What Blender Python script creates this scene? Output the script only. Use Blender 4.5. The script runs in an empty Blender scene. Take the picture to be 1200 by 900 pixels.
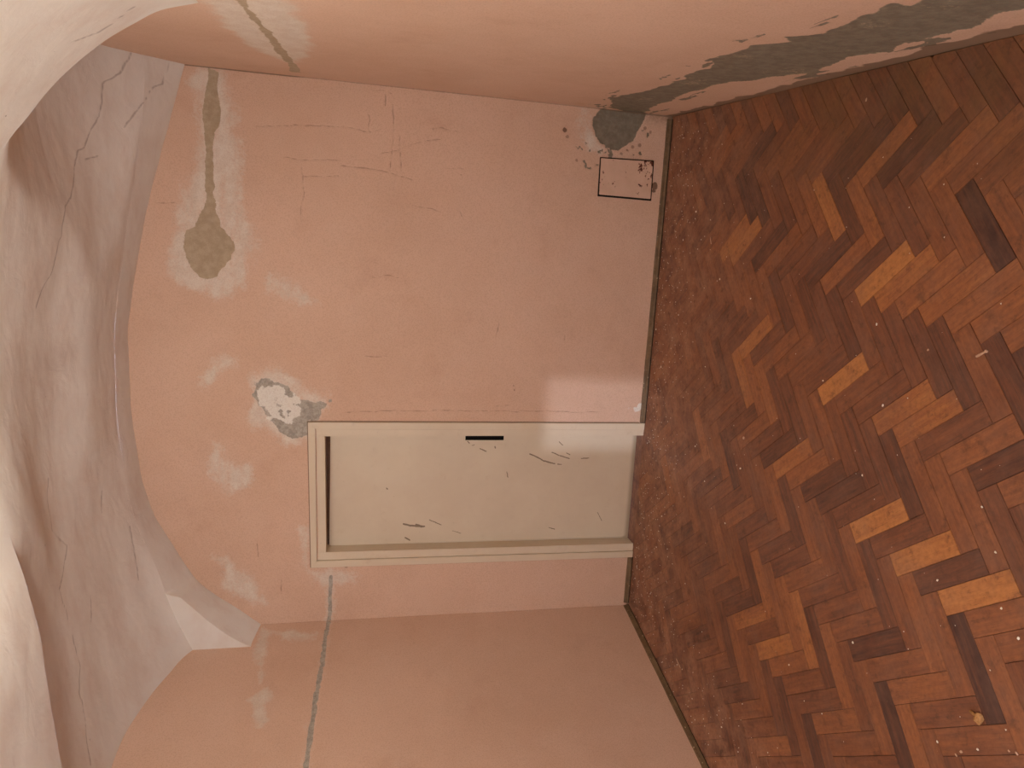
import bpy, bmesh, math, random
import numpy as np
from mathutils import Matrix, Vector

random.seed(7)
rng = np.random.default_rng(11)
scene = bpy.context.scene
COL = scene.collection

# ------------------------------------------------------------------ camera
CAM_H = 1.8125
PITCH, YAW, ROLL = -0.2119, 0.1807, 0.0176
F_ = Vector((-math.sin(YAW) * math.cos(PITCH), math.cos(YAW) * math.cos(PITCH), math.sin(PITCH)))
R0 = Vector((math.cos(YAW), math.sin(YAW), 0))
U0 = R0.cross(F_)
R_ = math.cos(ROLL) * R0 + math.sin(ROLL) * U0
U_ = -math.sin(ROLL) * R0 + math.cos(ROLL) * U0
cam_data = bpy.data.cameras.new('camera')
cam_data.sensor_fit = 'HORIZONTAL'
cam_data.sensor_width = 36.0
cam_data.lens = 24.0            # 800 px on a 1200 px wide frame
cam_data.clip_start = 0.02
cam = bpy.data.objects.new('camera', cam_data)
COL.objects.link(cam)
# the photographer held the phone upright: the picture lies on its side
M = Matrix((-U_, R_, -F_)).transposed().to_4x4()
M.translation = Vector((0, 0, CAM_H))
cam.matrix_world = M
scene.camera = cam

# ------------------------------------------------------------------ world, exposure
world = bpy.data.worlds.new('overcast_sky')
scene.world = world
world.use_nodes = True
wb = world.node_tree.nodes['Background']
wb.inputs['Color'].default_value = (0.62, 0.74, 1.0, 1)
wb.inputs['Strength'].default_value = SKY_STRENGTH = 5.0
sun_data = bpy.data.lights.new('low_sun', 'SUN')
sun_data.energy = 0.30
sun_data.angle = math.radians(1.2)
sun_data.color = (0.78, 0.84, 1.0)
sun = bpy.data.objects.new('low_sun', sun_data)
COL.objects.link(sun)
sun.rotation_euler = Vector((0.36, 5.42, -1.25)).to_track_quat('-Z', 'Y').to_euler()
vs = scene.view_settings
vs.view_transform = 'Standard'
vs.look = 'None'
vs.gamma = 1.0
vs.use_curve_mapping = False
vs.exposure = 1.5
LAMP_POWER = 255.0
FILL_LAMP_POWER = 520.0  # added lamp behind the viewer, evens out the light
LAMP_COLOR = (1.0, 0.92, 0.80)

# ------------------------------------------------------------------ room measurements (metres)
D = 4.1205                      # end wall
XL, SL = -2.29775, -0.2292      # left wall at the end wall, and how it drifts towards the viewer
XR, SR = 0.9305, -0.0893        # right wall
YB, YN = 3.94, 2.65             # front of the wall arch, transverse arch
Y0 = -1.3                       # wall behind the viewer
xl = lambda y: XL + SL * (D - y)
xr = lambda y: XR + SR * (D - y)
T = {
 'back_arc': [[-2.2999,2.413],[-2.1849,2.5526],[-2.0964,2.6686],[-2.0101,2.7633],[-1.8802,2.8489],[-1.7426,2.9201],[-1.5704,3.0069],[-1.3719,3.0545],[-1.2033,3.0708],[-0.8743,3.1068],[-0.5503,3.1027],[-0.3135,3.0761],[-0.1267,3.0433],[0.131,2.9913],[0.4485,2.9044],[0.6632,2.8389],[0.8392,2.792],[0.9222,2.7688]],
 'back_cement': [[[0.6172,2.6791],[0.396,2.6797],[0.2609,2.6827],[0.1918,2.6973],[0.1443,2.7246],[0.0974,2.7432],[0.0714,2.7917],[0.0249,2.8017],[-0.0302,2.7988],[-0.0807,2.7914],[-0.1353,2.7665],[-0.1802,2.728],[-0.1922,2.6839],[-0.1708,2.6344],[-0.1072,2.5884],[-0.068,2.5609],[-0.0198,2.5377],[0.0265,2.546],[0.0711,2.5764],[0.1013,2.6114],[0.1514,2.6193],[0.2192,2.6311],[0.2864,2.6429],[0.3992,2.6406],[0.5992,2.6366],[0.6236,2.6102],[0.712,2.5999],[0.7981,2.6069],[0.862,2.6142],[0.9101,2.6047],[0.926,2.6553],[0.8571,2.661],[0.7912,2.6752],[0.7038,2.6857]]],
 'back_grey': [[[-0.7645,2.4419],[-0.7382,2.3852],[-0.7767,2.2764],[-0.8625,2.1948],[-0.8864,2.0338],[-0.8653,2.0094],[-0.9388,2.063],[-0.9912,2.0873],[-0.9968,2.1363],[-1.0754,2.1361],[-1.1123,2.2289],[-1.0758,2.2919],[-1.0187,2.3397],[-0.9724,2.3728],[-0.896,2.4197],[-0.8454,2.4474]]],
 'back_dark': [[[0.8845,0.5051],[0.9326,0.4581],[0.9441,0.3401],[0.9458,0.1703],[0.8856,0.1811],[0.8233,0.214],[0.7711,0.2423],[0.7288,0.2992],[0.6939,0.3291],[0.6996,0.3789],[0.7342,0.4363],[0.7739,0.4882],[0.8312,0.5036]]],
 'back_white': [[[0.93,2.5788],[0.844,2.5803],[0.7825,2.547],[0.6331,2.5059],[0.4562,2.4908],[0.3203,2.4927],[0.1852,2.4587],[0.0941,2.4328],[0.0008,2.4247],[-0.1185,2.4441],[-0.2164,2.4954],[-0.277,2.5643],[-0.2953,2.6548],[-0.2744,2.7213],[-0.2311,2.8086],[-0.164,2.8723],[-0.095,2.8832],[-0.0242,2.8551],[0.0681,2.8437],[0.1828,2.8275],[0.2749,2.7991],[0.3888,2.7703],[0.4805,2.7337],[0.5702,2.7144],[0.657,2.7208],[0.7861,2.7262],[0.871,2.7325],[0.9239,2.7144]],[[-0.9427,2.5003],[-0.8811,2.4525],[-0.7546,2.4558],[-0.6678,2.3847],[-0.6858,2.2903],[-0.7497,2.1949],[-0.7991,2.0882],[-0.8341,2.0096],[-0.9019,2.0239],[-1.0227,2.0871],[-1.1123,2.136],[-1.1492,2.2192],[-1.128,2.3162],[-1.076,2.3975],[-1.0347,2.4447]],[[-0.7351,2.7321],[-0.6594,2.6622],[-0.6084,2.5927],[-0.5911,2.5003],[-0.6561,2.5244],[-0.7174,2.5945],[-0.7839,2.6876],[-0.7944,2.7198]],[[-1.097,2.6943],[-1.1124,2.6481],[-1.1899,2.6168],[-1.2684,2.5568],[-1.2689,2.4855],[-1.3484,2.4529],[-1.401,2.4871],[-1.442,2.5833],[-1.3724,2.639],[-1.2934,2.6844],[-1.2154,2.6921]],[[-1.8425,2.7006],[-1.829,2.6235],[-1.9259,2.5425],[-2.0021,2.46],[-2.1591,2.3717],[-2.1891,2.447],[-2.1278,2.5306],[-2.09,2.6086],[-2.0325,2.6417],[-1.9786,2.6067]],[[-1.6786,2.1847],[-1.68,2.1395],[-1.9492,2.1286],[-1.9563,1.9641],[-1.9716,1.8755],[-2.0032,1.812],[-2.0687,1.8951],[-2.0809,1.9993],[-2.0296,2.113],[-1.9134,2.1744]],[[-0.1486,2.3804],[-0.126,2.3112],[-0.1888,2.2184],[-0.2815,2.1098],[-0.3047,2.1949],[-0.2697,2.2886],[-0.2341,2.3581]],[[0.9648,0.5727],[0.9227,0.5109],[0.8152,0.5184],[0.7447,0.4859],[0.6781,0.399],[0.6627,0.463],[0.7151,0.5428],[0.8335,0.584]]],
 'back_chalk': [[[-0.8197,2.4236],[-0.7733,2.3713],[-0.7769,2.2907],[-0.8121,2.2573],[-0.8626,2.2045],[-0.9296,2.1948],[-0.9973,2.2288],[-1.0184,2.2772],[-0.9825,2.3395],[-0.9314,2.3868]],[[-0.8983,0.1129],[-0.8746,0.0435],[-0.8916,0.024],[-0.9266,0.0686]]],
 'back_chase': [[-2.0005,2.0],[-2.1385,2.004],[-2.2372,2.0048],[-2.3069,2.0147]],
 'left_chase': [[4.1089,2.0141],[4.0013,2.022],[3.8916,2.0255],[3.6998,2.0353],[3.64,2.0431],[3.4153,2.0544],[3.2474,2.063],[3.1203,2.0692],[2.9894,2.0817],[2.5912,2.1197],[2.193,2.1577],[1.7948,2.1958]],
 'left_white': [[[4.0557,2.3493],[4.0684,2.2404],[4.0204,2.0842],[3.9663,2.1054],[3.9737,2.28]],[[3.5592,2.4101],[3.6641,2.3041],[3.4769,2.2976],[3.3716,2.2963],[3.3946,2.3717]],[[4.0956,2.4046],[4.0415,2.3475],[3.8212,2.3479],[3.6692,2.3595],[3.8262,2.4051],[3.9928,2.4295]]],
 'right_cement': [[[4.0591,0.4629],[3.672,0.5288],[3.4552,0.5165],[3.3156,0.4605],[3.0795,0.4861],[2.9692,0.4754],[2.7627,0.5084],[2.6855,0.4875],[2.5098,0.5646],[2.3972,0.5471],[2.2653,0.5571],[2.1687,0.4684],[2.1107,0.5278],[2.0243,0.4452],[1.8956,0.4817],[1.8302,0.4952],[1.755,0.4819],[1.6856,0.4871],[1.6788,0.4411],[1.6289,0.4597],[1.5283,0.4467],[1.4058,0.3831],[1.4049,0.3134],[1.5379,0.1587],[1.5914,0.1775],[1.6237,0.2039],[1.7104,0.1875],[1.7812,0.1646],[1.8833,0.1635],[1.9877,0.1697],[2.1232,0.1629],[2.2631,0.1858],[2.329,0.1568],[2.5314,0.1187],[2.6288,0.1662],[2.8602,0.261],[3.0267,0.3109],[3.3672,0.288],[3.6374,0.2699],[3.739,0.2505],[3.9671,0.216],[4.1464,0.2026],[4.0996,0.3575]],[[2.5268,2.2501],[2.7868,2.2385],[3.0666,2.2275],[3.4249,2.2294],[3.6942,2.2072],[3.989,2.226],[3.9768,2.1689],[3.6028,2.1742],[3.337,2.1831],[3.0462,2.1926],[2.8635,2.2087],[2.6529,2.2178],[2.4869,2.2125]]],
 'right_white': [[[2.6424,2.3699],[2.9197,2.3585],[3.2209,2.3495],[3.5022,2.287],[3.6885,2.2342],[3.749,2.1809],[3.3229,2.0674],[2.8834,2.0432],[2.5715,2.065],[2.3964,2.0554],[2.5088,2.2751]]],
 'back_crack': [[[0.69,1.9669],[0.6834,1.8739],[0.6738,1.8112],[0.6948,1.7487]],[[0.721,1.4611],[0.7364,1.4128],[0.7253,1.3632],[0.7311,1.2644]],[[0.5641,1.746],[0.5863,1.6668],[0.6274,1.5876],[0.656,1.4915],[0.6703,1.4186]],[[0.4794,1.9646],[0.4775,1.855],[0.469,1.728],[0.4345,1.5659]],[[0.8301,1.6886],[0.6629,1.6767],[0.4749,1.6929]],[[0.8791,1.7291],[0.8232,1.7279]],[[0.7719,1.8208],[0.6738,1.8112]],[[0.8991,1.7842],[0.9008,1.7374],[0.8905,1.6901]],[[0.2944,1.5618],[0.2841,1.4792],[0.2656,1.3955]],[[0.5165,1.3716],[0.5166,1.2718]],[[0.2812,1.287],[0.253,1.2689]],[[0.6657,1.6448],[0.4798,1.632]],[[0.6485,2.4181],[0.6793,2.165],[0.69,1.9669]],[[0.4513,2.1799],[0.3141,2.1644],[0.188,2.1873]],[[0.497,2.2706],[0.497,2.1799],[0.5071,1.9649]],[[0.4066,2.1646],[0.4211,1.9796]],[[0.2225,2.118],[0.2237,2.0994]],[[0.2109,2.9391],[0.218,2.8394]],[[-0.9448,1.9492],[-0.9337,1.6974],[-0.9252,1.3516],[-0.9265,0.9016],[-0.927,0.3342]],[[-0.1332,1.7803],[-0.1185,1.7152],[-0.1259,1.6326]],[[-0.3721,1.0133],[-0.4692,1.0261]],[[-0.9,1.0128],[-0.8806,0.9134]],[[-0.4375,0.5903],[-0.4645,0.5884]],[[-0.6015,1.8213],[-0.598,1.688]],[[-1.7626,2.4345],[-1.855,2.4239]],[[-1.9909,2.2955],[-2.0852,2.2959]]],
 'back_speck': [[0.5121,0.0777,0.022],[0.4811,0.0803,0.014],[-1.9356,1.9124,0.012],[0.4833,1.2871,0.006],[0.791,0.6763,0.015],[0.7539,0.6578,0.012],[0.6225,0.5894,0.01],[-0.7635,0.8998,0.006],[-0.7907,0.8928,0.006],[0.7453,0.1956,0.012],[0.7316,0.2387,0.012],[0.8469,0.1719,0.012],[0.8253,0.1364,0.012],[0.7085,0.2753,0.01],[0.6854,0.3119,0.01]],
 'hatch': [[0.6484,0.4439],[0.6556,0.1042],[0.4298,0.0998],[0.4328,0.4389]],
 'door_outer': [[-1.0036,2.1412],[-1.9287,2.12],[-1.9396,0.0184],[-0.9997,0.0438]],
 'door_casing_in': [[-1.0438,2.0993],[-1.8848,2.0855],[-1.8959,0.0224],[-1.0421,0.0399]],
 'door_jamb_in': [[-1.0911,2.0437],[-1.8327,2.0306],[-1.8443,0.0271],[-1.0829,0.0361]],
 'door_marks': [[[-1.2364,0.7436],[-1.2542,0.7019],[-1.2838,0.6476],[-1.3049,0.5699],0.006],[[-1.2254,0.5959],[-1.2462,0.5445],[-1.2702,0.4718],0.005],[[-1.1524,0.551],[-1.1787,0.5198],0.004],[[-1.701,1.5539],[-1.714,1.5044],[-1.7222,1.4216],0.009],[[-1.7091,1.4716],[-1.7217,1.4382],0.012],[[-1.6762,1.39],[-1.7135,1.3109],0.004],[[-1.7948,1.5404],[-1.8134,1.5125],0.007],[[-1.3578,0.8919],[-1.393,0.8842],0.004],[[-1.1977,1.0784],[-1.2179,1.0354],0.005],[[-1.1492,1.1614],[-1.1634,1.1496],0.005],[[-1.1776,1.1323],[-1.1748,1.1158],0.004],[[-1.3069,0.5491],[-1.3083,0.5224],0.004],[[-1.2317,0.4924],[-1.2436,0.4678],0.004],[[-1.2677,0.3885],[-1.268,0.3345],0.004],[[-1.4572,1.6678],[-1.463,1.6624],0.005],[[-1.757,1.2364],[-1.7766,1.1791],0.003],[[-1.752,0.5812],[-1.7655,0.5383],0.004],[[-1.6505,0.2433],[-1.713,0.2074],0.003],[[-1.1836,0.9808],[-1.1951,0.9774],0.005]],
 'slot': [[-1.1141,1.1767],[-1.1138,0.928],[-1.1413,0.9265],[-1.1413,1.1756]],
 'plank_tone': {"P,-7,1":0.97,"P,-2,0":0.9,"P,0,0":0.9,"P,-4,0":0.9,"P,-6,2":0.95,"P,-5,2":0.72,"P,-4,2":0.58,"P,-3,2":0.62,"P,-16,2":0.78,"P,-15,2":0.82,"P,-13,1":0.78,"Q,-14,1":0.73,"Q,-12,1":0.6,"P,-10,1":0.47,"P,-4,1":0.68,"P,-3,1":0.62,"Q,-10,3":0.78,"Q,-8,3":0.6,"Q,-14,3":0.36,"P,-9,0":0.66,"P,-8,0":0.5,"Q,-3,3":0.04,"Q,0,0":0.04,"Q,-2,-1":0.08,"Q,-5,-2":0.1,"P,-3,-1":0.12,"Q,-4,1":0.18,"P,-2,1":0.33,"P,-6,0":0.15,"Q,-19,-2":0.2,"P,-12,-2":0.2,"P,-15,-2":0.2,"Q,-14,0":0.12,"Q,-21,-1":0.2,"Q,-18,0":0.28,"Q,-16,1":0.15,"Q,-11,1":0.25,"Q,-13,1":0.55,"Q,-20,4":0.08,"P,-15,3":0.09,"Q,-16,3":0.08,"Q,-18,4":0.55,"Q,-16,4":0.5,"P,-18,3":0.55,"P,-13,2":0.1,"Q,-15,3":0.1,"P,-9,3":0.15,"P,-6,3":0.1,"P,-8,3":0.1,"Q,-1,2":0.15,"Q,0,2":0.12,"Q,-1,1":0.4,"Q,-2,1":0.45,"P,0,1":0.15,"P,-1,0":0.15,"P,1,0":0.5,"Q,0,1":0.3,"Q,1,0":0.5,"P,2,0":0.4,"Q,-2,0":0.52,"Q,-4,0":0.2,"Q,-7,0":0.35,"Q,-10,-1":0.6,"P,-10,-2":0.65,"Q,-8,-1":0.55,"Q,-7,-1":0.7,"P,-8,-2":0.75,"P,-6,-1":0.3,"P,-5,-1":0.35,"P,-6,-2":0.35,"P,-1,-1":0.5,"Q,-1,-1":0.55,"P,1,-1":0.4,"P,-4,-2":0.5,"Q,-5,-1":0.55,"Q,-11,-2":0.5,"P,-11,-3":0.2,"P,-10,-3":0.18,"P,-11,-4":0.2,"Q,-5,2":0.3,"Q,-4,2":0.2,"Q,-3,2":0.2,"Q,-2,2":0.42,"P,-1,2":0.55,"P,-2,2":0.55,"Q,-7,2":0.38,"Q,-6,2":0.3,"Q,-8,2":0.2,"Q,-10,2":0.25,"Q,-11,2":0.4,"P,-11,1":0.48,"Q,-6,3":0.32,"Q,-5,3":0.38,"Q,-7,3":0.3},
 'ceil_crack': [[[0.901,3.884],[0.868,3.88],[0.801,3.843],[0.753,3.802],[0.721,3.774],[0.664,3.758],[0.635,3.753]],[[0.452,3.659],[0.414,3.636],[0.383,3.581],[0.314,3.536],[0.238,3.511],[0.179,3.465],[0.137,3.392],[0.063,3.356],[0.008,3.349],[-0.01,3.332],[-0.119,3.311],[-0.173,3.292],[-0.225,3.226],[-0.294,3.194]],[[0.917,4.045],[0.803,4.031],[0.764,3.981],[0.663,3.929],[0.544,3.859]],[[0.353,3.631],[0.367,3.676],[0.381,3.717]],[[0.724,2.527],[0.706,2.535],[0.673,2.553],[0.646,2.553],[0.617,2.52],[0.595,2.494]],[[-1.787,3.203],[-1.956,3.224],[-2.051,3.167],[-2.18,3.161],[-2.291,3.119],[-2.379,3.093]],[[-1.055,3.256],[-1.135,3.213],[-1.222,3.214],[-1.278,3.214],[-1.359,3.29],[-1.413,3.336],[-1.469,3.275],[-1.54,3.163],[-1.657,3.181],[-1.722,3.193]],[[-1.536,3.882],[-1.695,3.858],[-1.834,3.832]],[[-1.714,3.435],[-1.836,3.393]],[[-1.278,3.723],[-1.386,3.7]],[[0.635,3.753],[0.575,3.741],[0.509,3.703],[0.452,3.659]]],
 'debris': [[-1.4345,1.6149,"w",0.012],[-1.3572,1.4812,"w",0.012],[-1.4041,1.5297,"p",0.015],[-1.4273,1.5439,"p",0.013],[-1.2911,1.3901,"p",0.01],[-1.2819,1.3681,"p",0.013],[-1.3369,2.0305,"w",0.014],[-1.6445,2.3702,"w",0.014],[-0.9314,1.718,"w",0.012],[-0.7565,1.5425,"w",0.012],[-0.9075,1.4924,"w",0.012],[-0.9633,1.4273,"w",0.015],[-0.1491,2.1519,"w",0.015],[-0.4308,2.0636,"w",0.014],[-0.2091,1.9045,"p",0.013],[-0.4023,2.4022,"w",0.011],[-0.957,3.3999,"w",0.014],[-0.7808,2.9253,"p",0.021],[-0.9362,2.9233,"w",0.016],[-1.1129,3.2551,"w",0.013],[-0.1105,3.0083,"w",0.013],[0.337,3.676,"w",0.019],[0.1835,3.8042,"w",0.014],[-0.0278,3.3246,"w",0.016],[-0.5949,3.9429,"w",0.017],[-0.3727,4.0721,"w",0.017],[-1.4967,3.7264,"w",0.016],[-1.2521,3.0042,"w",0.013],[-0.7071,2.1111,"w",0.014],[-0.6432,1.6117,"w",0.011],[0.6677,2.3747,"p",0.017],[-2.2769,2.8152,"w",0.017]],
 'lump': [[-1.2587,1.5223],[-1.2604,1.4891]],
 'stick': [[-0.2042,1.7159],[-0.1846,1.6873]],
 'twigs': [[[-2.2324,3.3556],[-2.2535,3.2943]],[[0.1906,3.4744],[0.1542,3.4569]]]
}

# ------------------------------------------------------------------ helpers
def link(o, parent=None):
    COL.objects.link(o)
    if parent is not None:
        o.parent = parent
    return o

def mesh_obj(name, verts, faces, mat, parent=None, smooth=False):
    me = bpy.data.meshes.new(name)
    me.from_pydata([tuple(v) for v in verts], [], faces)
    me.update()
    if smooth:
        me.polygons.foreach_set('use_smooth', [True] * len(me.polygons))
    if mat is not None:
        me.materials.append(mat)
    return link(bpy.data.objects.new(name, me), parent)

def tag(o, label=None, cat=None, group=None, kind=None):
    if label: o['label'] = label
    if cat: o['category'] = cat
    if group: o['group'] = group
    if kind: o['kind'] = kind
    return o

def empty(name, loc):
    o = bpy.data.objects.new(name, None)
    o.location = loc
    o.empty_display_size = 0.1
    return link(o)

def box_geo(x0, x1, y0, y1, z0, z1, c=0.0):
    """chamfered box as verts, faces"""
    bm = bmesh.new()
    bmesh.ops.create_cube(bm, size=1.0)
    for v in bm.verts:
        v.co = Vector((x0 if v.co.x < 0 else x1, y0 if v.co.y < 0 else y1, z0 if v.co.z < 0 else z1))
    if c > 0:
        bmesh.ops.bevel(bm, geom=bm.edges[:], offset=c, segments=2, affect='EDGES', profile=0.6)
    bm.verts.index_update()
    vs_ = [v.co.copy() for v in bm.verts]
    fs_ = [[v.index for v in f.verts] for f in bm.faces]
    bm.free()
    return vs_, fs_

def box(name, x0, x1, y0, y1, z0, z1, mat, parent=None, c=0.0):
    v, f = box_geo(x0, x1, y0, y1, z0, z1, c)
    return mesh_obj(name, v, f, mat, parent)

def bm_obj(name, bm, mat, parent=None, smooth=True):
    me = bpy.data.meshes.new(name)
    bm.to_mesh(me)
    bm.free()
    if smooth:
        me.polygons.foreach_set('use_smooth', [True] * len(me.polygons))
    me.materials.append(mat)
    return link(bpy.data.objects.new(name, me), parent)

def lathe(profile, n=24):
    """profile list of (r, z) -> bmesh"""
    bm = bmesh.new()
    rings = []
    for r, z in profile:
        if r < 1e-6:
            rings.append([bm.verts.new((0, 0, z))])
        else:
            rings.append([bm.verts.new((r * math.cos(2 * math.pi * k / n), r * math.sin(2 * math.pi * k / n), z)) for k in range(n)])
    for a, b in zip(rings, rings[1:]):
        for k in range(n):
            k2 = (k + 1) % n
            if len(a) == 1 and len(b) > 1: bm.faces.new((a[0], b[k2], b[k]))
            elif len(b) == 1 and len(a) > 1: bm.faces.new((a[k], a[k2], b[0]))
            elif len(a) > 1: bm.faces.new((a[k], a[k2], b[k2], b[k]))
    bmesh.ops.recalc_face_normals(bm, faces=bm.faces[:])
    return bm

def tube(pts, r, n=8):
    bm = bmesh.new()
    pts = [Vector(p) for p in pts]
    rings = []
    for i, p in enumerate(pts):
        d = (pts[min(i + 1, len(pts) - 1)] - pts[max(i - 1, 0)]).normalized()
        a = d.orthogonal().normalized(); b = d.cross(a)
        rings.append([bm.verts.new(p + r * (math.cos(2 * math.pi * k / n) * a + math.sin(2 * math.pi * k / n) * b)) for k in range(n)])
    for A, B in zip(rings, rings[1:]):
        best = min(range(n), key=lambda s: (A[0].co - B[s].co).length)
        for k in range(n):
            bm.faces.new((A[k], A[(k + 1) % n], B[(k + 1 + best) % n], B[(k + best) % n]))
    bm.faces.new(rings[0]); bm.faces.new(rings[-1])
    bmesh.ops.recalc_face_normals(bm, faces=bm.faces[:])
    return bm

# value noise on arrays
def vnoise(x, y, seed=0):
    xi = np.floor(x).astype(np.int64); yi = np.floor(y).astype(np.int64)
    fx = x - xi; fy = y - yi
    fx = fx * fx * (3 - 2 * fx); fy = fy * fy * (3 - 2 * fy)
    def h(a, b):
        n = (a * 374761393 + b * 668265263 + seed * 1442695041) & 0xFFFFFFFF
        n = ((n ^ (n >> 13)) * 1274126177) & 0xFFFFFFFF
        return ((n ^ (n >> 16)) & 0xFFFF) / 65535.0
    return (h(xi, yi) * (1 - fx) + h(xi + 1, yi) * fx) * (1 - fy) + (h(xi, yi + 1) * (1 - fx) + h(xi + 1, yi + 1) * fx) * fy

def fbm(x, y, f, o=4, seed=0):
    s = np.zeros_like(x); a = 1.0; t = 0
    for k in range(o):
        s += a * (vnoise(x * f, y * f, seed + k) - .5); t += a; f *= 2.03; a *= .55
    return s / t * 2

def sm(t):
    t = np.clip(t, 0, 1)
    return t * t * (3 - 2 * t)

def seg_dist(px, py, a, b):
    ax, ay = a; bx, by = b
    dx, dy = bx - ax, by - ay
    t = np.clip(((px - ax) * dx + (py - ay) * dy) / max(dx * dx + dy * dy, 1e-12), 0, 1)
    return np.hypot(px - ax - t * dx, py - ay - t * dy)

def poly_sd(px, py, poly):
    """signed distance, negative inside; far points return a large number"""
    P = np.array(poly)
    m = .25
    out = np.full(px.shape, 9.0)
    k = (px > P[:, 0].min() - m) & (px < P[:, 0].max() + m) & (py > P[:, 1].min() - m) & (py < P[:, 1].max() + m)
    x, y = px[k], py[k]
    if x.size == 0: return out
    d = np.full(x.shape, 9.0); ins = np.zeros(x.shape, bool)
    for i in range(len(P)):
        a, b = P[i], P[(i + 1) % len(P)]
        d = np.minimum(d, seg_dist(x, y, a, b))
        c = ((a[1] > y) != (b[1] > y))
        with np.errstate(divide='ignore', invalid='ignore'):
            xi = (b[0] - a[0]) * (y - a[1]) / (b[1] - a[1]) + a[0]
        ins ^= c & (x < xi)
    out[k] = np.where(ins, -d, d)
    return out

def poly_mask(px, py, poly, w, amp, f, seed):
    sd = poly_sd(px, py, poly)
    k = sd < 1
    out = np.zeros(px.shape)
    if k.any():
        out[k] = sm(.5 - (sd[k] + amp * fbm(px[k], py[k], f, 4, seed)) / (2 * w))
    return out

def line_dist(px, py, lines, m=.12):
    out = np.full(px.shape, 9.0)
    for ln in lines:
        for a, b in zip(ln, ln[1:]):
            k = (px > min(a[0], b[0]) - m) & (px < max(a[0], b[0]) + m) & (py > min(a[1], b[1]) - m) & (py < max(a[1], b[1]) + m)
            if k.any():
                out[k] = np.minimum(out[k], seg_dist(px[k], py[k], a, b))
    return out

def grid_mesh(name, X, Y, Z, mat, attrs, keep=None, flip=False, parent=None):
    """regular grid of points as one smooth mesh with per-point wear masks"""
    nv, nu = X.shape
    co = np.stack([X, Y, Z], -1).reshape(-1, 3)
    idx = np.arange(nu * nv).reshape(nv, nu)
    q = np.stack([idx[:-1, :-1], idx[:-1, 1:], idx[1:, 1:], idx[1:, :-1]], -1).reshape(-1, 4)
    if keep is not None: q = q[keep.reshape(-1)]
    if flip: q = q[:, ::-1]
    used = np.zeros(len(co), bool); used[q.reshape(-1)] = True
    remap = np.cumsum(used) - 1
    q = remap[q]; co = co[used]
    me = bpy.data.meshes.new(name)
    me.vertices.add(len(co)); me.vertices.foreach_set('co', co.astype(np.float32).reshape(-1))
    me.loops.add(q.size); me.loops.foreach_set('vertex_index', q.astype(np.int32).reshape(-1))
    me.polygons.add(len(q))
    me.polygons.foreach_set('loop_start', np.arange(0, q.size, 4, dtype=np.int32))
    me.polygons.foreach_set('loop_total', np.full(len(q), 4, dtype=np.int32))
    me.update(calc_edges=True)
    me.polygons.foreach_set('use_smooth', np.ones(len(q), bool))
    for k, v in attrs.items():
        a = me.attributes.new(k, 'FLOAT', 'POINT')
        a.data.foreach_set('value', v.reshape(-1)[used].astype(np.float32))
    me.materials.append(mat)
    return link(bpy.data.objects.new(name, me), parent)

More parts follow.
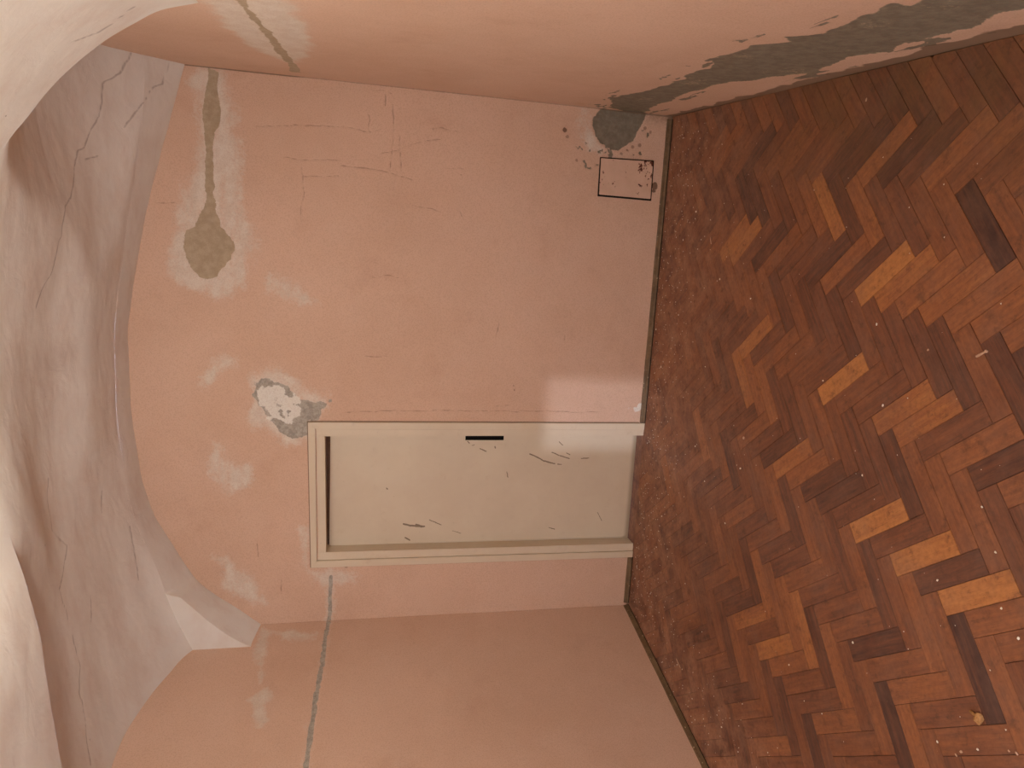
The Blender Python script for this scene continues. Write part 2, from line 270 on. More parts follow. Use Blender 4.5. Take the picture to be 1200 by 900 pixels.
# ------------------------------------------------------------------ node helpers
class NT:
    def __init__(self, name):
        self.m = bpy.data.materials.new(name)
        self.m.use_nodes = True
        self.t = self.m.node_tree
        self.n = self.t.nodes
        self.b = self.n['Principled BSDF']
    def node(self, typ, **kw):
        nd = self.n.new(typ)
        for k, v in kw.items(): setattr(nd, k, v)
        return nd
    def set(self, sock, v):
        if hasattr(v, 'is_output') or isinstance(v, bpy.types.NodeSocket): self.t.links.new(v, sock)
        else:
            sock.default_value = v
    def noise(self, vec, scale, detail=4, rough=.6, dist=0.0):
        nd = self.node('ShaderNodeTexNoise')
        self.set(nd.inputs['Vector'], vec)
        nd.inputs['Scale'].default_value = scale; nd.inputs['Detail'].default_value = detail
        nd.inputs['Roughness'].default_value = rough; nd.inputs['Distortion'].default_value = dist
        return nd.outputs['Fac']
    def math(self, op, a, b=0.0, c=None, clamp=False):
        nd = self.node('ShaderNodeMath', operation=op, use_clamp=clamp)
        self.set(nd.inputs[0], a); self.set(nd.inputs[1], b)
        if c is not None: self.set(nd.inputs[2], c)
        return nd.outputs[0]
    def step(self, v, a, b, lo=0.0, hi=1.0):
        nd = self.node('ShaderNodeMapRange', interpolation_type='SMOOTHSTEP')
        self.set(nd.inputs['Value'], v)
        nd.inputs['From Min'].default_value = a; nd.inputs['From Max'].default_value = b
        nd.inputs['To Min'].default_value = lo; nd.inputs['To Max'].default_value = hi
        return nd.outputs['Result']
    def mix(self, f, a, b, mode='MIX'):
        nd = self.node('ShaderNodeMix', data_type='RGBA', blend_type=mode)
        self.set(nd.inputs[0], f)
        self.set(nd.inputs[6], a if not isinstance(a, tuple) else (*a, 1)); self.set(nd.inputs[7], b if not isinstance(b, tuple) else (*b, 1))
        return nd.outputs[2]
    def attr(self, name):
        return self.node('ShaderNodeAttribute', attribute_name=name).outputs['Fac']
    def coord(self, which='Object'):
        return self.node('ShaderNodeTexCoord').outputs[which]
    def pos(self):
        return self.node('ShaderNodeNewGeometry').outputs['Position']
    def mapping(self, vec, scale=(1, 1, 1), rot=(0, 0, 0)):
        nd = self.node('ShaderNodeMapping')
        self.set(nd.inputs['Vector'], vec); nd.inputs['Scale'].default_value = scale; nd.inputs['Rotation'].default_value = rot
        return nd.outputs[0]
    def ramp(self, f, stops):
        nd = self.node('ShaderNodeValToRGB')
        e = nd.color_ramp.elements
        while len(e) > 1: e.remove(e[-1])
        e[0].position = stops[0][0]; e[0].color = (*stops[0][1], 1)
        for p, c in stops[1:]:
            k = e.new(p); k.color = (*c, 1)
        self.set(nd.inputs[0], f)
        return nd.outputs[0]
    def out(self, color, rough=.7, height=None, strength=.3, dist=.01, spec=None, metal=None):
        self.set(self.b.inputs['Base Color'], color if not isinstance(color, tuple) else (*color, 1))
        self.set(self.b.inputs['Roughness'], rough)
        if spec is not None: self.set(self.b.inputs['Specular IOR Level'], spec)
        if metal is not None: self.set(self.b.inputs['Metallic'], metal)
        if height is not None:
            bp = self.node('ShaderNodeBump')
            bp.inputs['Strength'].default_value = strength; bp.inputs['Distance'].default_value = dist
            self.set(bp.inputs['Height'], height)
            self.t.links.new(bp.outputs[0], self.b.inputs['Normal'])
        return self.m

def srgb(r, g, b):
    f = lambda c: (c / 255 / 12.92) if c <= 10 else ((c / 255 + .055) / 1.055) ** 2.4
    return (f(r), f(g), f(b))

# ------------------------------------------------------------------ materials
def make_pink():
    m = NT('pink_distemper')
    p = m.pos()
    big = m.noise(p, 1.3, 3, .6); mid = m.noise(p, 7, 4, .65); fine = m.noise(p, 60, 3, .75)
    base = m.mix(m.step(big, .3, .7), PINK_A, PINK_B)
    base = m.mix(m.step(mid, .35, .75, 0, .35), base, PINK_C)
    # faint grey bloom and smudges
    base = m.mix(m.step(m.noise(p, 3.1, 3, .7), .55, .8, 0, .35), base, srgb(186, 146, 122))
    jag = m.math('MULTIPLY', m.math('SUBTRACT', fine, .5), .9)
    def mask(name, lo=.38, hi=.62):
        return m.step(m.math('ADD', m.attr(name), m.math('MULTIPLY', jag, m.step(m.attr(name), 0.02, .2))), lo, hi)
    wm = mask('white', .16, 1.0)
    wcol = m.mix(m.step(m.noise(p, 18, 2, .6), .3, .7), srgb(220, 211, 198), srgb(212, 199, 184))
    c = m.mix(m.math('MULTIPLY', wm, .9), base, wcol)
    cm = mask('cement')
    ccol = m.mix(m.step(m.noise(p, 30, 3, .7), .3, .7), srgb(182, 165, 140), srgb(167, 150, 125))
    c = m.mix(cm, c, ccol)
    gm = mask('grey')
    gcol = m.mix(m.step(m.noise(p, 45, 3, .75), .35, .65), srgb(178, 172, 160), srgb(150, 144, 134))
    c = m.mix(gm, c, gcol)
    ch = mask('chalk', .3, .7)
    c = m.mix(m.math('MULTIPLY', ch, .95), c, srgb(226, 222, 212))
    dm = mask('dark')
    dcol = m.mix(m.step(m.noise(p, 25, 3, .7), .3, .7), srgb(134, 128, 112), srgb(116, 108, 94))
    c = m.mix(dm, c, dcol)
    dirt_edge_tone = m.step(m.math('ADD', m.attr('dirt_edge_tone'), m.math('MULTIPLY', jag, .6)), .2, .9)
    c = m.mix(m.math('MULTIPLY', dirt_edge_tone, .8), c, srgb(106, 86, 66))
    cr = m.step(m.math('ADD', m.attr('crack'), m.math('MULTIPLY', m.math('SUBTRACT', m.noise(p, 24, 3, .6), .5), 1.0)), .42, .9)
    c = m.mix(m.math('MULTIPLY', cr, .45), c, srgb(98, 66, 50))
    c = m.mix(m.step(m.noise(p, 170, 2, .6), .42, .70, 0, .22), c, srgb(150, 112, 92))
    # small nicks
    nick = m.step(m.noise(m.mapping(p, (1, 1, .35)), 75, 2, .5), .78, .84)
    nick = m.math('MULTIPLY', nick, m.step(m.noise(p, 2.2, 3, .5), .45, .65))
    c = m.mix(m.math('MULTIPLY', nick, .45), c, srgb(112, 70, 52))
    light = m.step(m.noise(m.mapping(p, (1.2, 1, 1)), 95, 2, .5), .80, .86)
    c = m.mix(m.math('MULTIPLY', light, .5), c, srgb(226, 204, 186))
    rough_area = m.math('ADD', m.attr('cement'), m.math('ADD', m.attr('grey'), m.attr('dark')))
    h = m.math('MULTIPLY', fine, m.math('ADD', .5, m.math('MULTIPLY', rough_area, .9)))
    h = m.math('SUBTRACT', h, m.attr('crack'))
    return m.out(c, .72, h, .35, .004, spec=.25)

def make_ceiling_mat():
    m = NT('limewash')
    p = m.pos()
    big = m.noise(p, 1.6, 4, .6); mid = m.noise(m.mapping(p, (1.4, 2.6, 2)), 2.4, 5, .65); fine = m.noise(p, 70, 4, .7)
    base = m.mix(m.step(big, .3, .7), LIME_A, LIME_B)
    base = m.mix(m.step(mid, .42, .75, 0, .45), base, srgb(204, 184, 170))
    cr = m.step(m.math('ADD', m.attr('crack'), m.math('MULTIPLY', m.math('SUBTRACT', m.noise(p, 12, 3, .6), .5), .7)), .40, .95)
    c = m.mix(m.math('MULTIPLY', cr, .42), base, srgb(92, 66, 54))
    spot = m.math('MULTIPLY', m.step(m.noise(p, 38, 1, .4), .80, .83), m.step(m.noise(p, 3, 2, .5), .5, .6))
    c = m.mix(m.math('MULTIPLY', spot, .6), c, srgb(96, 70, 58))
    trowel = m.noise(m.mapping(p, (2.0, 3.0, 2), (0, 0, .3)), 2.8, 5, .55, .9)
    h = m.math('ADD', m.math('MULTIPLY', trowel, 2.0), m.math('MULTIPLY', fine, .3))
    h = m.math('SUBTRACT', h, m.math('MULTIPLY', m.attr('crack'), .25))
    return m.out(c, .85, h, .32, .006, spec=.2)

def make_wood():
    m = NT('worn_varnished_parquet')
    uvn = m.node('ShaderNodeUVMap'); uvn.uv_map = 'grain'
    oi = m.node('ShaderNodeObjectInfo')
    off = m.node('ShaderNodeVectorMath', operation='SCALE'); off.inputs['Scale'].default_value = 37.7
    m.t.links.new(oi.outputs['Location'], off.inputs[0])
    ad = m.node('ShaderNodeVectorMath', operation='ADD')
    m.t.links.new(uvn.outputs[0], ad.inputs[0]); m.t.links.new(off.outputs[0], ad.inputs[1])
    g = ad.outputs[0]
    p = m.pos()
    sep = m.node('ShaderNodeSeparateColor'); m.t.links.new(oi.outputs['Color'], sep.inputs[0])
    tone = m.math('MULTIPLY', m.attr('tone'), sep.outputs[0])
    fib = m.noise(m.mapping(g, (5, 55, 5)), 1.0, 5, .7, .35)
    fig = m.noise(m.mapping(g, (3, 18, 3)), 1.0, 4, .6, 1.2)
    pore = m.noise(m.mapping(g, (25, 330, 25)), 1.0, 2, .5)
    t2 = m.math('ADD', tone, m.math('MULTIPLY', m.math('SUBTRACT', fib, .5), .75))
    t2 = m.math('ADD', t2, m.math('MULTIPLY', m.math('SUBTRACT', fig, .5), .4))
    c = m.ramp(t2, [(0.0, W_DARK), (.3, W_MID), (.62, W_WARM), (1.0, W_BRIGHT)])
    c = m.mix(m.step(pore, .60, .72, 0, .35), c, srgb(52, 26, 16))
    # traffic wear: dull scuffs and pale dust that settled near the walls
    sc = m.noise(p, 9, 4, .7); sp = m.noise(p, 60, 3, .6)
    sepp = m.node('ShaderNodeSeparateXYZ'); m.t.links.new(p, sepp.inputs[0])
    nearback = m.step(sepp.outputs[1], 2.6, 4.1)
    rightish = m.math('MULTIPLY', m.step(m.math('SUBTRACT', sepp.outputs[0], m.math('MULTIPLY', sepp.outputs[1], .0893)), -.1, .55), m.step(sepp.outputs[1], 3.6, 2.4))
    leftish = m.step(m.math('SUBTRACT', sepp.outputs[0], m.math('MULTIPLY', sepp.outputs[1], .2292)), -2.35, -3.2)
    dust = m.math('MULTIPLY', m.math('ADD', m.math('MULTIPLY', m.math('MAXIMUM', nearback, leftish), .72), .12), m.step(sc, .25, .75))
    c = m.mix(dust, c, srgb(176, 134, 110))
    c = m.mix(m.math('MULTIPLY', rightish, m.step(m.noise(p, 5, 5, .7), .35, .65, .1, .55)), c, srgb(112, 84, 54))
    scr = m.noise(m.mapping(p, (3, 26, 3), (0, 0, .7)), 9, 3, .6, .6)
    c = m.mix(m.math('MULTIPLY', m.step(scr, .70, .76), .22), c, srgb(184, 140, 112))
    speck = m.math('MULTIPLY', m.step(m.noise(p, 130, 1, .4), .77, .80), m.math('ADD', m.math('MULTIPLY', nearback, .75), .12))
    c = m.mix(speck, c, srgb(206, 178, 152))
    stain = m.step(m.noise(p, 16, 4, .75), .52, .72, 0, .55)
    c = m.mix(stain, c, srgb(70, 46, 36))
    c = m.mix(m.step(m.noise(p, 5.5, 4, .7), .45, .75, 0, .38), c, srgb(118, 88, 74))
    c = m.mix(m.step(sp, .35, .75, 0, .28), c, srgb(84, 54, 42))
    h = fib
    rough = m.math('ADD', m.math('MULTIPLY', sc, .25), m.math('ADD', .40, m.math('MULTIPLY', dust, .5)))
    return m.out(c, rough, h, .3, .002, spec=.3)

def make_cream(name='cream_gloss_paint', marks=False):
    m = NT(name)
    p = m.pos()
    base = m.mix(m.step(m.noise(p, 2.5, 5, .65), .3, .7), CREAM_A, CREAM_B)
    base = m.mix(m.step(m.noise(p, 14, 5, .7), .55, .8, 0, .22), base, srgb(168, 138, 104))
    spk = m.step(m.noise(p, 85, 2, .4), .77, .82)
    base = m.mix(m.math('MULTIPLY', spk, .35), base, srgb(110, 84, 60))
    if marks:
        mk = m.step(m.math('ADD', m.attr('mark'), m.math('MULTIPLY', m.math('SUBTRACT', m.noise(p, 110, 3, .6), .5), .7)), .45, .65)
        base = m.mix(m.math('MULTIPLY', mk, .8), base, srgb(96, 76, 56))
        base = m.mix(m.math('MULTIPLY', m.step(m.attr('grime_side_tone'), .1, 1.0), .6), base, srgb(120, 96, 66))
    h = m.noise(m.mapping(p, (1, 1, .25)), 45, 3, .5)
    return m.out(base, .48, h, .12, .002, spec=.4)

def make_skirting():
    m = NT('grimy_olive_skirting')
    p = m.pos()
    c = m.mix(m.step(m.noise(p, 9, 5, .7), .3, .7), srgb(122, 98, 70), srgb(92, 72, 48))
    c = m.mix(m.math('MULTIPLY', m.step(m.noise(p, 55, 2, .5), .68, .75), .7), c, srgb(196, 176, 144))
    return m.out(c, .6, m.noise(p, 60, 3, .6), .3, .002)

def make_simple(name, col, rough=.6, scale=40, var=.15, spec=.3, metal=0.0):
    m = NT(name)
    p = m.coord('Object')
    c = m.mix(m.step(m.noise(p, scale, 4, .65), .3, .7), col, tuple(x * (1 - var) for x in col))
    return m.out(c, rough, m.noise(p, scale * 2, 3, .6), .2, .002, spec=spec, metal=metal)

PINK_A, PINK_B, PINK_C = srgb(214, 181, 158), srgb(206, 172, 148), srgb(217, 187, 166)
LIME_A, LIME_B = srgb(226, 221, 213), srgb(219, 212, 203)
CREAM_A, CREAM_B = srgb(214, 200, 176), srgb(208, 192, 168)
W_DARK, W_MID, W_WARM, W_BRIGHT = srgb(58, 38, 34), srgb(110, 67, 46), srgb(144, 89, 54), srgb(178, 118, 66)
MAT_PINK = make_pink()
MAT_LIME = make_ceiling_mat()
MAT_WOOD = make_wood()
MAT_CREAM = make_cream()
MAT_LEAF = make_cream('cream_door_leaf_paint', True)
MAT_SKIRT = make_skirting()
MAT_BLACK = make_simple('black_metal', (.003, .003, .003), .7, 80, .2, spec=.1)
MAT_GAP_SHADE = make_simple('gap_shade', (.012, .008, .006), .9, 60, .3)  # near-black colour standing in for the shade inside gaps
MAT_HEAD_SHADE = make_simple('brown_head_shade', srgb(112, 84, 66), .8, 40, .25)  # brown of the door head's shadow, put into a strip's colour
MAT_SUB = make_simple('dark_subfloor', srgb(52, 32, 22), .9, 30, .3)
MAT_CHIP_W = make_simple('white_plaster_chip', srgb(232, 222, 206), .8, 200, .12)
MAT_CHIP_P = make_simple('pinkish_plaster_chip', srgb(202, 164, 138), .8, 200, .2)
MAT_LUMP = make_simple('tan_crumb', srgb(176, 128, 78), .8, 120, .4)
MAT_BRASS = make_simple('aged_brass', srgb(150, 120, 70), .4, 60, .2, metal=1.0)
MAT_PLASTIC = make_simple('off_white_plastic', srgb(220, 212, 196), .4, 50, .05)

# ------------------------------------------------------------------ ceiling: groin vaulted bay between two arches
_arcx=np.array([-2.32,-2.300,-2.185,-2.096,-2.010,-1.880,-1.743,-1.570,-1.372,-1.203,-0.874,-0.550,-0.314,-0.127,0.131,0.449,0.663,0.839,0.930,1.0])
_arcz=np.array([2.385,2.413,2.553,2.669,2.763,2.849,2.920,3.000,3.050,3.075,3.105,3.103,3.076,3.043,2.991,2.904,2.839,2.792,2.766,2.745])
_fx=np.array([-2.36,-2.339,-2.295,-2.229,-2.142,-2.063,-1.996,-1.88,-1.743,-1.57,-1.372,-1.2,-.874,-.55,-.314,-.127,.131,.449,.663,.839,.93,1.0])
_fz=np.array([2.40,2.447,2.523,2.611,2.702,2.774,2.836,2.912,2.975,3.035,3.075,3.095,3.118,3.115,3.09,3.06,3.015,2.955,2.915,2.885,2.87,2.85])
_ly=np.array([3.30,3.33,3.396,3.494,3.598,3.684,3.786,3.869,3.947,4.0])
_lz=np.array([2.977,2.976,2.972,2.953,2.925,2.897,2.853,2.82,2.764,2.70])
_ry=np.array([3.3,3.5,3.65,3.788,3.886,3.94,4.0])
_rz=np.array([3.18,3.155,3.11,3.042,2.961,2.915,2.865])
# near transverse arch, fraction across the room -> height
_ns=np.array([0,.012,.027,.047,.085,.12,.155,.20,.27,.36,.46,.55,.64,.72,.79,.845,.88,.915,.953,.973,.988,1.0])
_nz=np.array([2.37,2.5,2.584,2.68,2.816,2.895,2.935,2.955,2.975,2.998,3.07,3.125,3.14,3.125,3.085,2.997,2.91,2.816,2.68,2.584,2.5,2.37])
def _sm(t): t=np.clip(t,0,1); return t*t*(3-2*t)
def _ci(x,xs,ys):
    """smooth curve through measured points (limited cubic)"""
    h=np.diff(xs); d=np.diff(ys)/h
    m=np.zeros_like(xs); m[0]=d[0]; m[-1]=d[-1]
    same=d[:-1]*d[1:]>0
    w1=2*h[1:]+h[:-1]; w2=h[1:]+2*h[:-1]
    with np.errstate(divide='ignore',invalid='ignore'):
        m[1:-1]=np.where(same,(w1+w2)/(w1/d[:-1]+w2/d[1:]),0.0)
    x=np.clip(np.asarray(x,float),xs[0],xs[-1])
    k=np.clip(np.searchsorted(xs,x)-1,0,len(h)-1)
    t=(x-xs[k])/h[k]
    return (2*t**3-3*t**2+1)*ys[k]+(t**3-2*t**2+t)*h[k]*m[k]+(3*t**2-2*t**3)*ys[k+1]+(t**3-t**2)*h[k]*m[k+1]
def _bay(x,y):
    a=XL+SL*(D-y); b=XR+SR*(D-y); s=(x-a)/(b-a)
    front=_ci(x,_fx,_fz); near=_ci(s,_ns,_nz)
    tl=np.clip(x-a,0,9); wr=_sm((x+.3)/1.2)
    m=3.3+np.abs(y-3.3); far=y>=3.3
    k=np.clip((3.3-y)/.65,0,1); kb=_sm((y-3.3)/.6)
    rise=(.19+.13*kb)*(1-np.exp(-tl/.65))-.10*_sm((tl-1.0)/.9)
    lb=np.where(far,_ci(m,_ly,_lz),2.977-.04*k*k)
    rb=_ci(m,_ry,_rz)
    bb=(lb+rise)*(1-wr)+rb*wr
    q=_sm((3.68-y)/.36)
    ql=np.sin(np.clip((YB-y)/(YB-3.3),0,1)*np.pi/2)*_sm((-.9-x)/.5)
    aa=front+.07*q*(1-_sm((-.9-x)/.5))*(1-_sm((x-.1)/.5))+.085*ql
    wn=_sm((3.3-y)/.65)
    aa=aa*(1-wn)+near*wn
    d=.018
    return .5*(aa+bb+np.sqrt((aa-bb)**2+d*d))
def ceil_z(x,y):
    x=np.asarray(x,float); y=np.asarray(y,float)
    a=XL+SL*(D-y); b=XR+SR*(D-y); s=(x-a)/(b-a)
    # soffit of the wall arch
    k=np.clip((D-y)/(D-YB),0,1)
    front=_ci(x,_fx,_fz); by=_bay(x,np.full_like(x,YB))
    w=_sm((x+2.005)/.03)
    edge=front*(1-w)+by*w
    sof=_ci(x,_arcx,_arcz)*(1-k)+edge*k
    near=_ci(s,_ns,_nz)
    return np.where(y>=YB,sof,np.where(y>=YN,_bay(x,y),near))


def ceiling_patch(xs_fn, ys, ns, zf):
    s = np.linspace(0, 1, ns)
    # finer towards the walls where the arches drop steeply
    s = .5 - .5 * np.cos(np.pi * s)
    s = .55 * s + .45 * np.linspace(0, 1, ns)
    s[0], s[-1] = -.012, 1.012      # runs a little into the wall plaster
    Yg, Sg = np.meshgrid(ys, s, indexing='ij')
    Xg = (xl(Yg)) + Sg * (xr(Yg) - xl(Yg))
    Zg = zf(Xg, Yg)
    return Xg, Yg, Zg

def waviness(X, Y):
    return .008 * fbm(X, Y, 2.2, 3, 5) + .003 * fbm(X, Y * 1.6, 8.0, 3, 9)

def ceil_parts():
    parts = []
    eps = 1e-4
    ysn = np.concatenate([np.linspace(Y0, 1.2, 14), np.linspace(1.25, YN - eps, 90)])
    ysb = np.linspace(YN + eps, YB - eps, 150)
    yss = np.linspace(YB + eps, D + .02, 14)
    for ys in (ysn, ysb, yss):
        X, Y, Z = ceiling_patch(None, ys, 420, ceil_z)
        fade = np.ones_like(X)
        Z = Z + waviness(X, Y) * np.clip(np.minimum(X - xl(Y), xr(Y) - X) / .15, 0, 1)
        parts.append((X, Y, Z))
    return parts

def build_ceiling():
    parts = ceil_parts()
    # vertical faces closing the steps at the arches
    def face(pa, ra, pb, rb, y):
        X = np.stack([pa[0][ra], pb[0][rb]]); Z = np.stack([pa[2][ra], pb[2][rb]])
        k = np.linspace(0, 1, 6)[:, None]
        return X[0] * (1 - k) + X[1] * k, np.full((6, X.shape[1]), y), Z[0] * (1 - k) + Z[1] * k
    parts.append(face(parts[0], -1, parts[1], 0, YN))
    parts.append(face(parts[1], -1, parts[2], 0, YB))
    co, fc, cr = [], [], []
    o = 0
    for X, Y, Z in parts:
        nv, nu = X.shape
        idx = np.arange(nu * nv).reshape(nv, nu) + o
        co.append(np.stack([X, Y, Z], -1).reshape(-1, 3))
        fc.append(np.stack([idx[:-1, :-1], idx[1:, :-1], idx[1:, 1:], idx[:-1, 1:]], -1).reshape(-1, 4))
        xx = X + .010 * fbm(X, Y, 14, 3, 31); yy = Y + .010 * fbm(X, Y, 14, 3, 47)
        d = line_dist(xx, yy, T['ceil_crack'])
        cr.append(np.clip(1.05 - d / .010, 0, 1).reshape(-1))
        o += nu * nv
    co = np.concatenate(co); q = np.concatenate(fc); cr = np.concatenate(cr)
    me = bpy.data.meshes.new('ceiling')
    me.vertices.add(len(co)); me.vertices.foreach_set('co', co.astype(np.float32).reshape(-1))
    me.loops.add(q.size); me.loops.foreach_set('vertex_index', q.astype(np.int32).reshape(-1))
    me.polygons.add(len(q))
    me.polygons.foreach_set('loop_start', np.arange(0, q.size, 4, dtype=np.int32))
    me.polygons.foreach_set('loop_total', np.full(len(q), 4, dtype=np.int32))
    me.update(calc_edges=True)
    me.polygons.foreach_set('use_smooth', np.ones(len(q), bool))
    a = me.attributes.new('crack', 'FLOAT', 'POINT'); a.data.foreach_set('value', cr.astype(np.float32))
    me.materials.append(MAT_LIME)
    o = link(bpy.data.objects.new('ceiling', me))
    return tag(o, 'cream limewashed groin vault with hairline cracks above the pink walls', kind='structure')
build_ceiling()

# ------------------------------------------------------------------ walls
ZERO = ('white', 'cement', 'grey', 'chalk', 'dark', 'dirt_edge_tone', 'crack')
def blank(X): return {k: np.zeros_like(X) for k in ZERO}

# door opening in the end wall (jamb inner edge)
DX0, DX1 = -1.862, -1.062      # rough opening hidden behind the casing
DZ = 2.065

def build_wall_back():
    gx = np.arange(XL - .02, XR + .03, .006); gz = np.arange(-.018, 3.16, .006)
    Z, X = np.meshgrid(gz, gx, indexing='ij')
    A = blank(X)
    def acc(key, polys, w, amp, f):
        for i, pl in enumerate(polys):
            A[key] = np.maximum(A[key], poly_mask(X, Z, pl, w, amp, f, 100 + 7 * i + len(key)))
    acc('white', T['back_white'], .055, .055, 13)
    streak = .5 + .5 * fbm(X * .6 + Z, Z * 3, 9, 3, 77)
    A['white'] *= .45 + .75 * np.clip(streak, 0, 1)
    acc('cement', T['back_cement'], .010, .012, 22)
    acc('grey', T['back_grey'], .014, .020, 26)
    acc('chalk', T['back_chalk'], .022, .050, 22)
    A['chalk'] *= 1 - .9 * sm((fbm(X, Z, 24, 4, 91) - .02) / .25) * sm((2.38 - Z) / .12)
    acc('dark', T['back_dark'], .014, .016, 20)
    # filled cable chase running round to the left wall
    d = line_dist(X + .004 * fbm(X, Z, 20, 3, 3), Z + .006 * fbm(X, Z, 20, 3, 8), [T['back_chase']])
    A['grey'] = np.maximum(A['grey'], sm((.016 - d) / .010))
    A['white'] = np.maximum(A['white'], .6 * sm((.055 - d + .03 * fbm(X, Z, 22, 3, 4)) / .04))
    # flaking below the dark patch
    fl = poly_sd(X, Z, [[.55, .62], [.72, .60], [.80, .30], [.86, .12], [.70, .10], [.60, .38]])
    A['dirt_edge_tone'] = np.maximum(A['dirt_edge_tone'], 0)
    A['dark'] = np.maximum(A['dark'], .62 * sm((fbm(X, Z, 26, 3, 61) - .30) / .16) * (fl < 0))
    for x, z, r in T['back_speck']:
        dd = np.hypot(X - x, Z - z) + .4 * r * fbm(X, Z, 60, 2, 17)
        A['crack'] = np.maximum(A['crack'], 1.6 * sm((r - dd) / (.5 * r)))
        if r > .013: A['dirt_edge_tone'] = np.maximum(A['dirt_edge_tone'], 2.0 * sm((r - dd) / (.5 * r)))
    xx = X + .008 * fbm(X, Z, 16, 3, 31); zz = Z + .008 * fbm(X, Z, 16, 3, 47)
    A['crack'] = np.maximum(A['crack'], np.clip(1 - line_dist(xx, zz, T['back_crack']) / .0085, 0, 1) * .85)
    # darker line in the corners and along the skirting
    A['dirt_edge_tone'] += .55 * sm((.05 - Z) / .05) + .8 * sm((.010 - np.minimum(XR - X, X - XL + .004)) / .012)
    A['dirt_edge_tone'] += .55 * sm((X - XR + .14) / .14) * sm((.55 - Z) / .5)
    A['dirt_edge_tone'] += .7 * sm((.014 - (XR - X)) / .012) * sm((Z - 2.15) / .1)
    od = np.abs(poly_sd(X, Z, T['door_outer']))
    A['dirt_edge_tone'] = np.maximum(A['dirt_edge_tone'], 1.3 * sm((.011 - od) / .010))  # thin dark line along the casing outline
    Y = D + .004 * fbm(X, Z, 1.4, 3, 5) + .0012 * fbm(X, Z, 14, 3, 6)
    Y += .0035 * A['cement'] + .003 * A['grey'] + .004 * A['dark'] - .001 * A['white'] - .0025 * A['chalk'] - .002 * A['grey'] * fbm(X, Z, 50, 3, 8)
    cx = .5 * (X[:-1, :-1] + X[1:, 1:]); cz = .5 * (Z[:-1, :-1] + Z[1:, 1:])
    keep = ~((cx > DX0) & (cx < DX1) & (cz < DZ))
    o = grid_mesh('wall_back', X, Y, Z, MAT_PINK, A, keep, flip=False)
    return tag(o, 'cracked pink end wall with plaster repairs and the cream door', kind='structure')

def axis_steps(y_far, y_fine, step, coarse=.3):
    return np.concatenate([np.arange(Y0, y_fine, coarse), np.arange(y_fine, y_far + .02, step)])

def build_wall_left():
    gy = axis_steps(D, 1.9, .008); gz = np.arange(-.02, 3.2, .010)
    Z, Y = np.meshgrid(gz, gy, indexing='ij')
    A = blank(Y)
    for i, pl in enumerate(T['left_white']):
        A['white'] = np.maximum(A['white'], .8 * poly_mask(Y, Z, pl, .03, .04, 14, 300 + i))
    d = line_dist(Y + .004 * fbm(Y, Z, 20, 3, 3), Z + .006 * fbm(Y, Z, 18, 3, 8), [T['left_chase']])
    A['grey'] = sm((.017 - d) / .009)
    A['white'] = np.maximum(A['white'], .4 * sm((.05 - d + .03 * fbm(Y, Z, 22, 3, 4)) / .04))
    A['dirt_edge_tone'] = .5 * sm((.05 - Z) / .05) + .5 * sm((Y - D + .010) / .010)  # darker along the floor and in the far corner
    X = xl(Y) + .004 * fbm(Y, Z, 1.4, 3, 15) - .003 * A['grey']
    o = grid_mesh('wall_left', X, Y, Z, MAT_PINK, A, None, flip=False)
    return tag(o, 'plain pink side wall crossed by a grey filled cable chase', kind='structure')

def build_wall_right():
    gy = axis_steps(D, 1.55, .008); gz = np.arange(-.016, 3.2, .008)
    Z, Y = np.meshgrid(gz, gy, indexing='ij')
    A = blank(Y)
    A['cement'] = np.maximum(poly_mask(Y, Z, T['right_cement'][0], .012, .045, 7, 401), poly_mask(Y, Z, T['right_cement'][1], .014, .012, 18, 402))
    A['dark'] = A['cement'] * (Z < 1.2) * np.clip(.80 + .45 * fbm(Y, Z, 5, 4, 66), 0, 1)
    A['white'] = poly_mask(Y, Z, T['right_white'][0], .045, .05, 9, 403)
    edge = poly_sd(Y, Z, T['right_cement'][0])
    A['dark'] = np.maximum(A['dark'], .8 * sm((fbm(Y * .6, Z * 2.2, 12, 3, 71) - .25) / .12) * sm((.16 - edge) / .12) * (Z < 1.1) * (edge > 0))
    A['dirt_edge_tone'] = 1.5 * sm((.045 + .05 * (D - Y) / 2.4 + .04 * fbm(Y, Z, 9, 3, 13) - Z) / .03) + .6 * sm((Y - D + .012) / .010)  # dirt band above the floor, darker line in the far corner
    X = xr(Y) + .005 * fbm(Y, Z, 1.3, 3, 25) + .003 * A['cement']
    o = grid_mesh('wall_right', X, Y, Z, MAT_PINK, A, None, flip=True)
    return tag(o, 'pink side wall with a long grey damp patch above the floor', kind='structure')

build_wall_back(); build_wall_left(); build_wall_right()

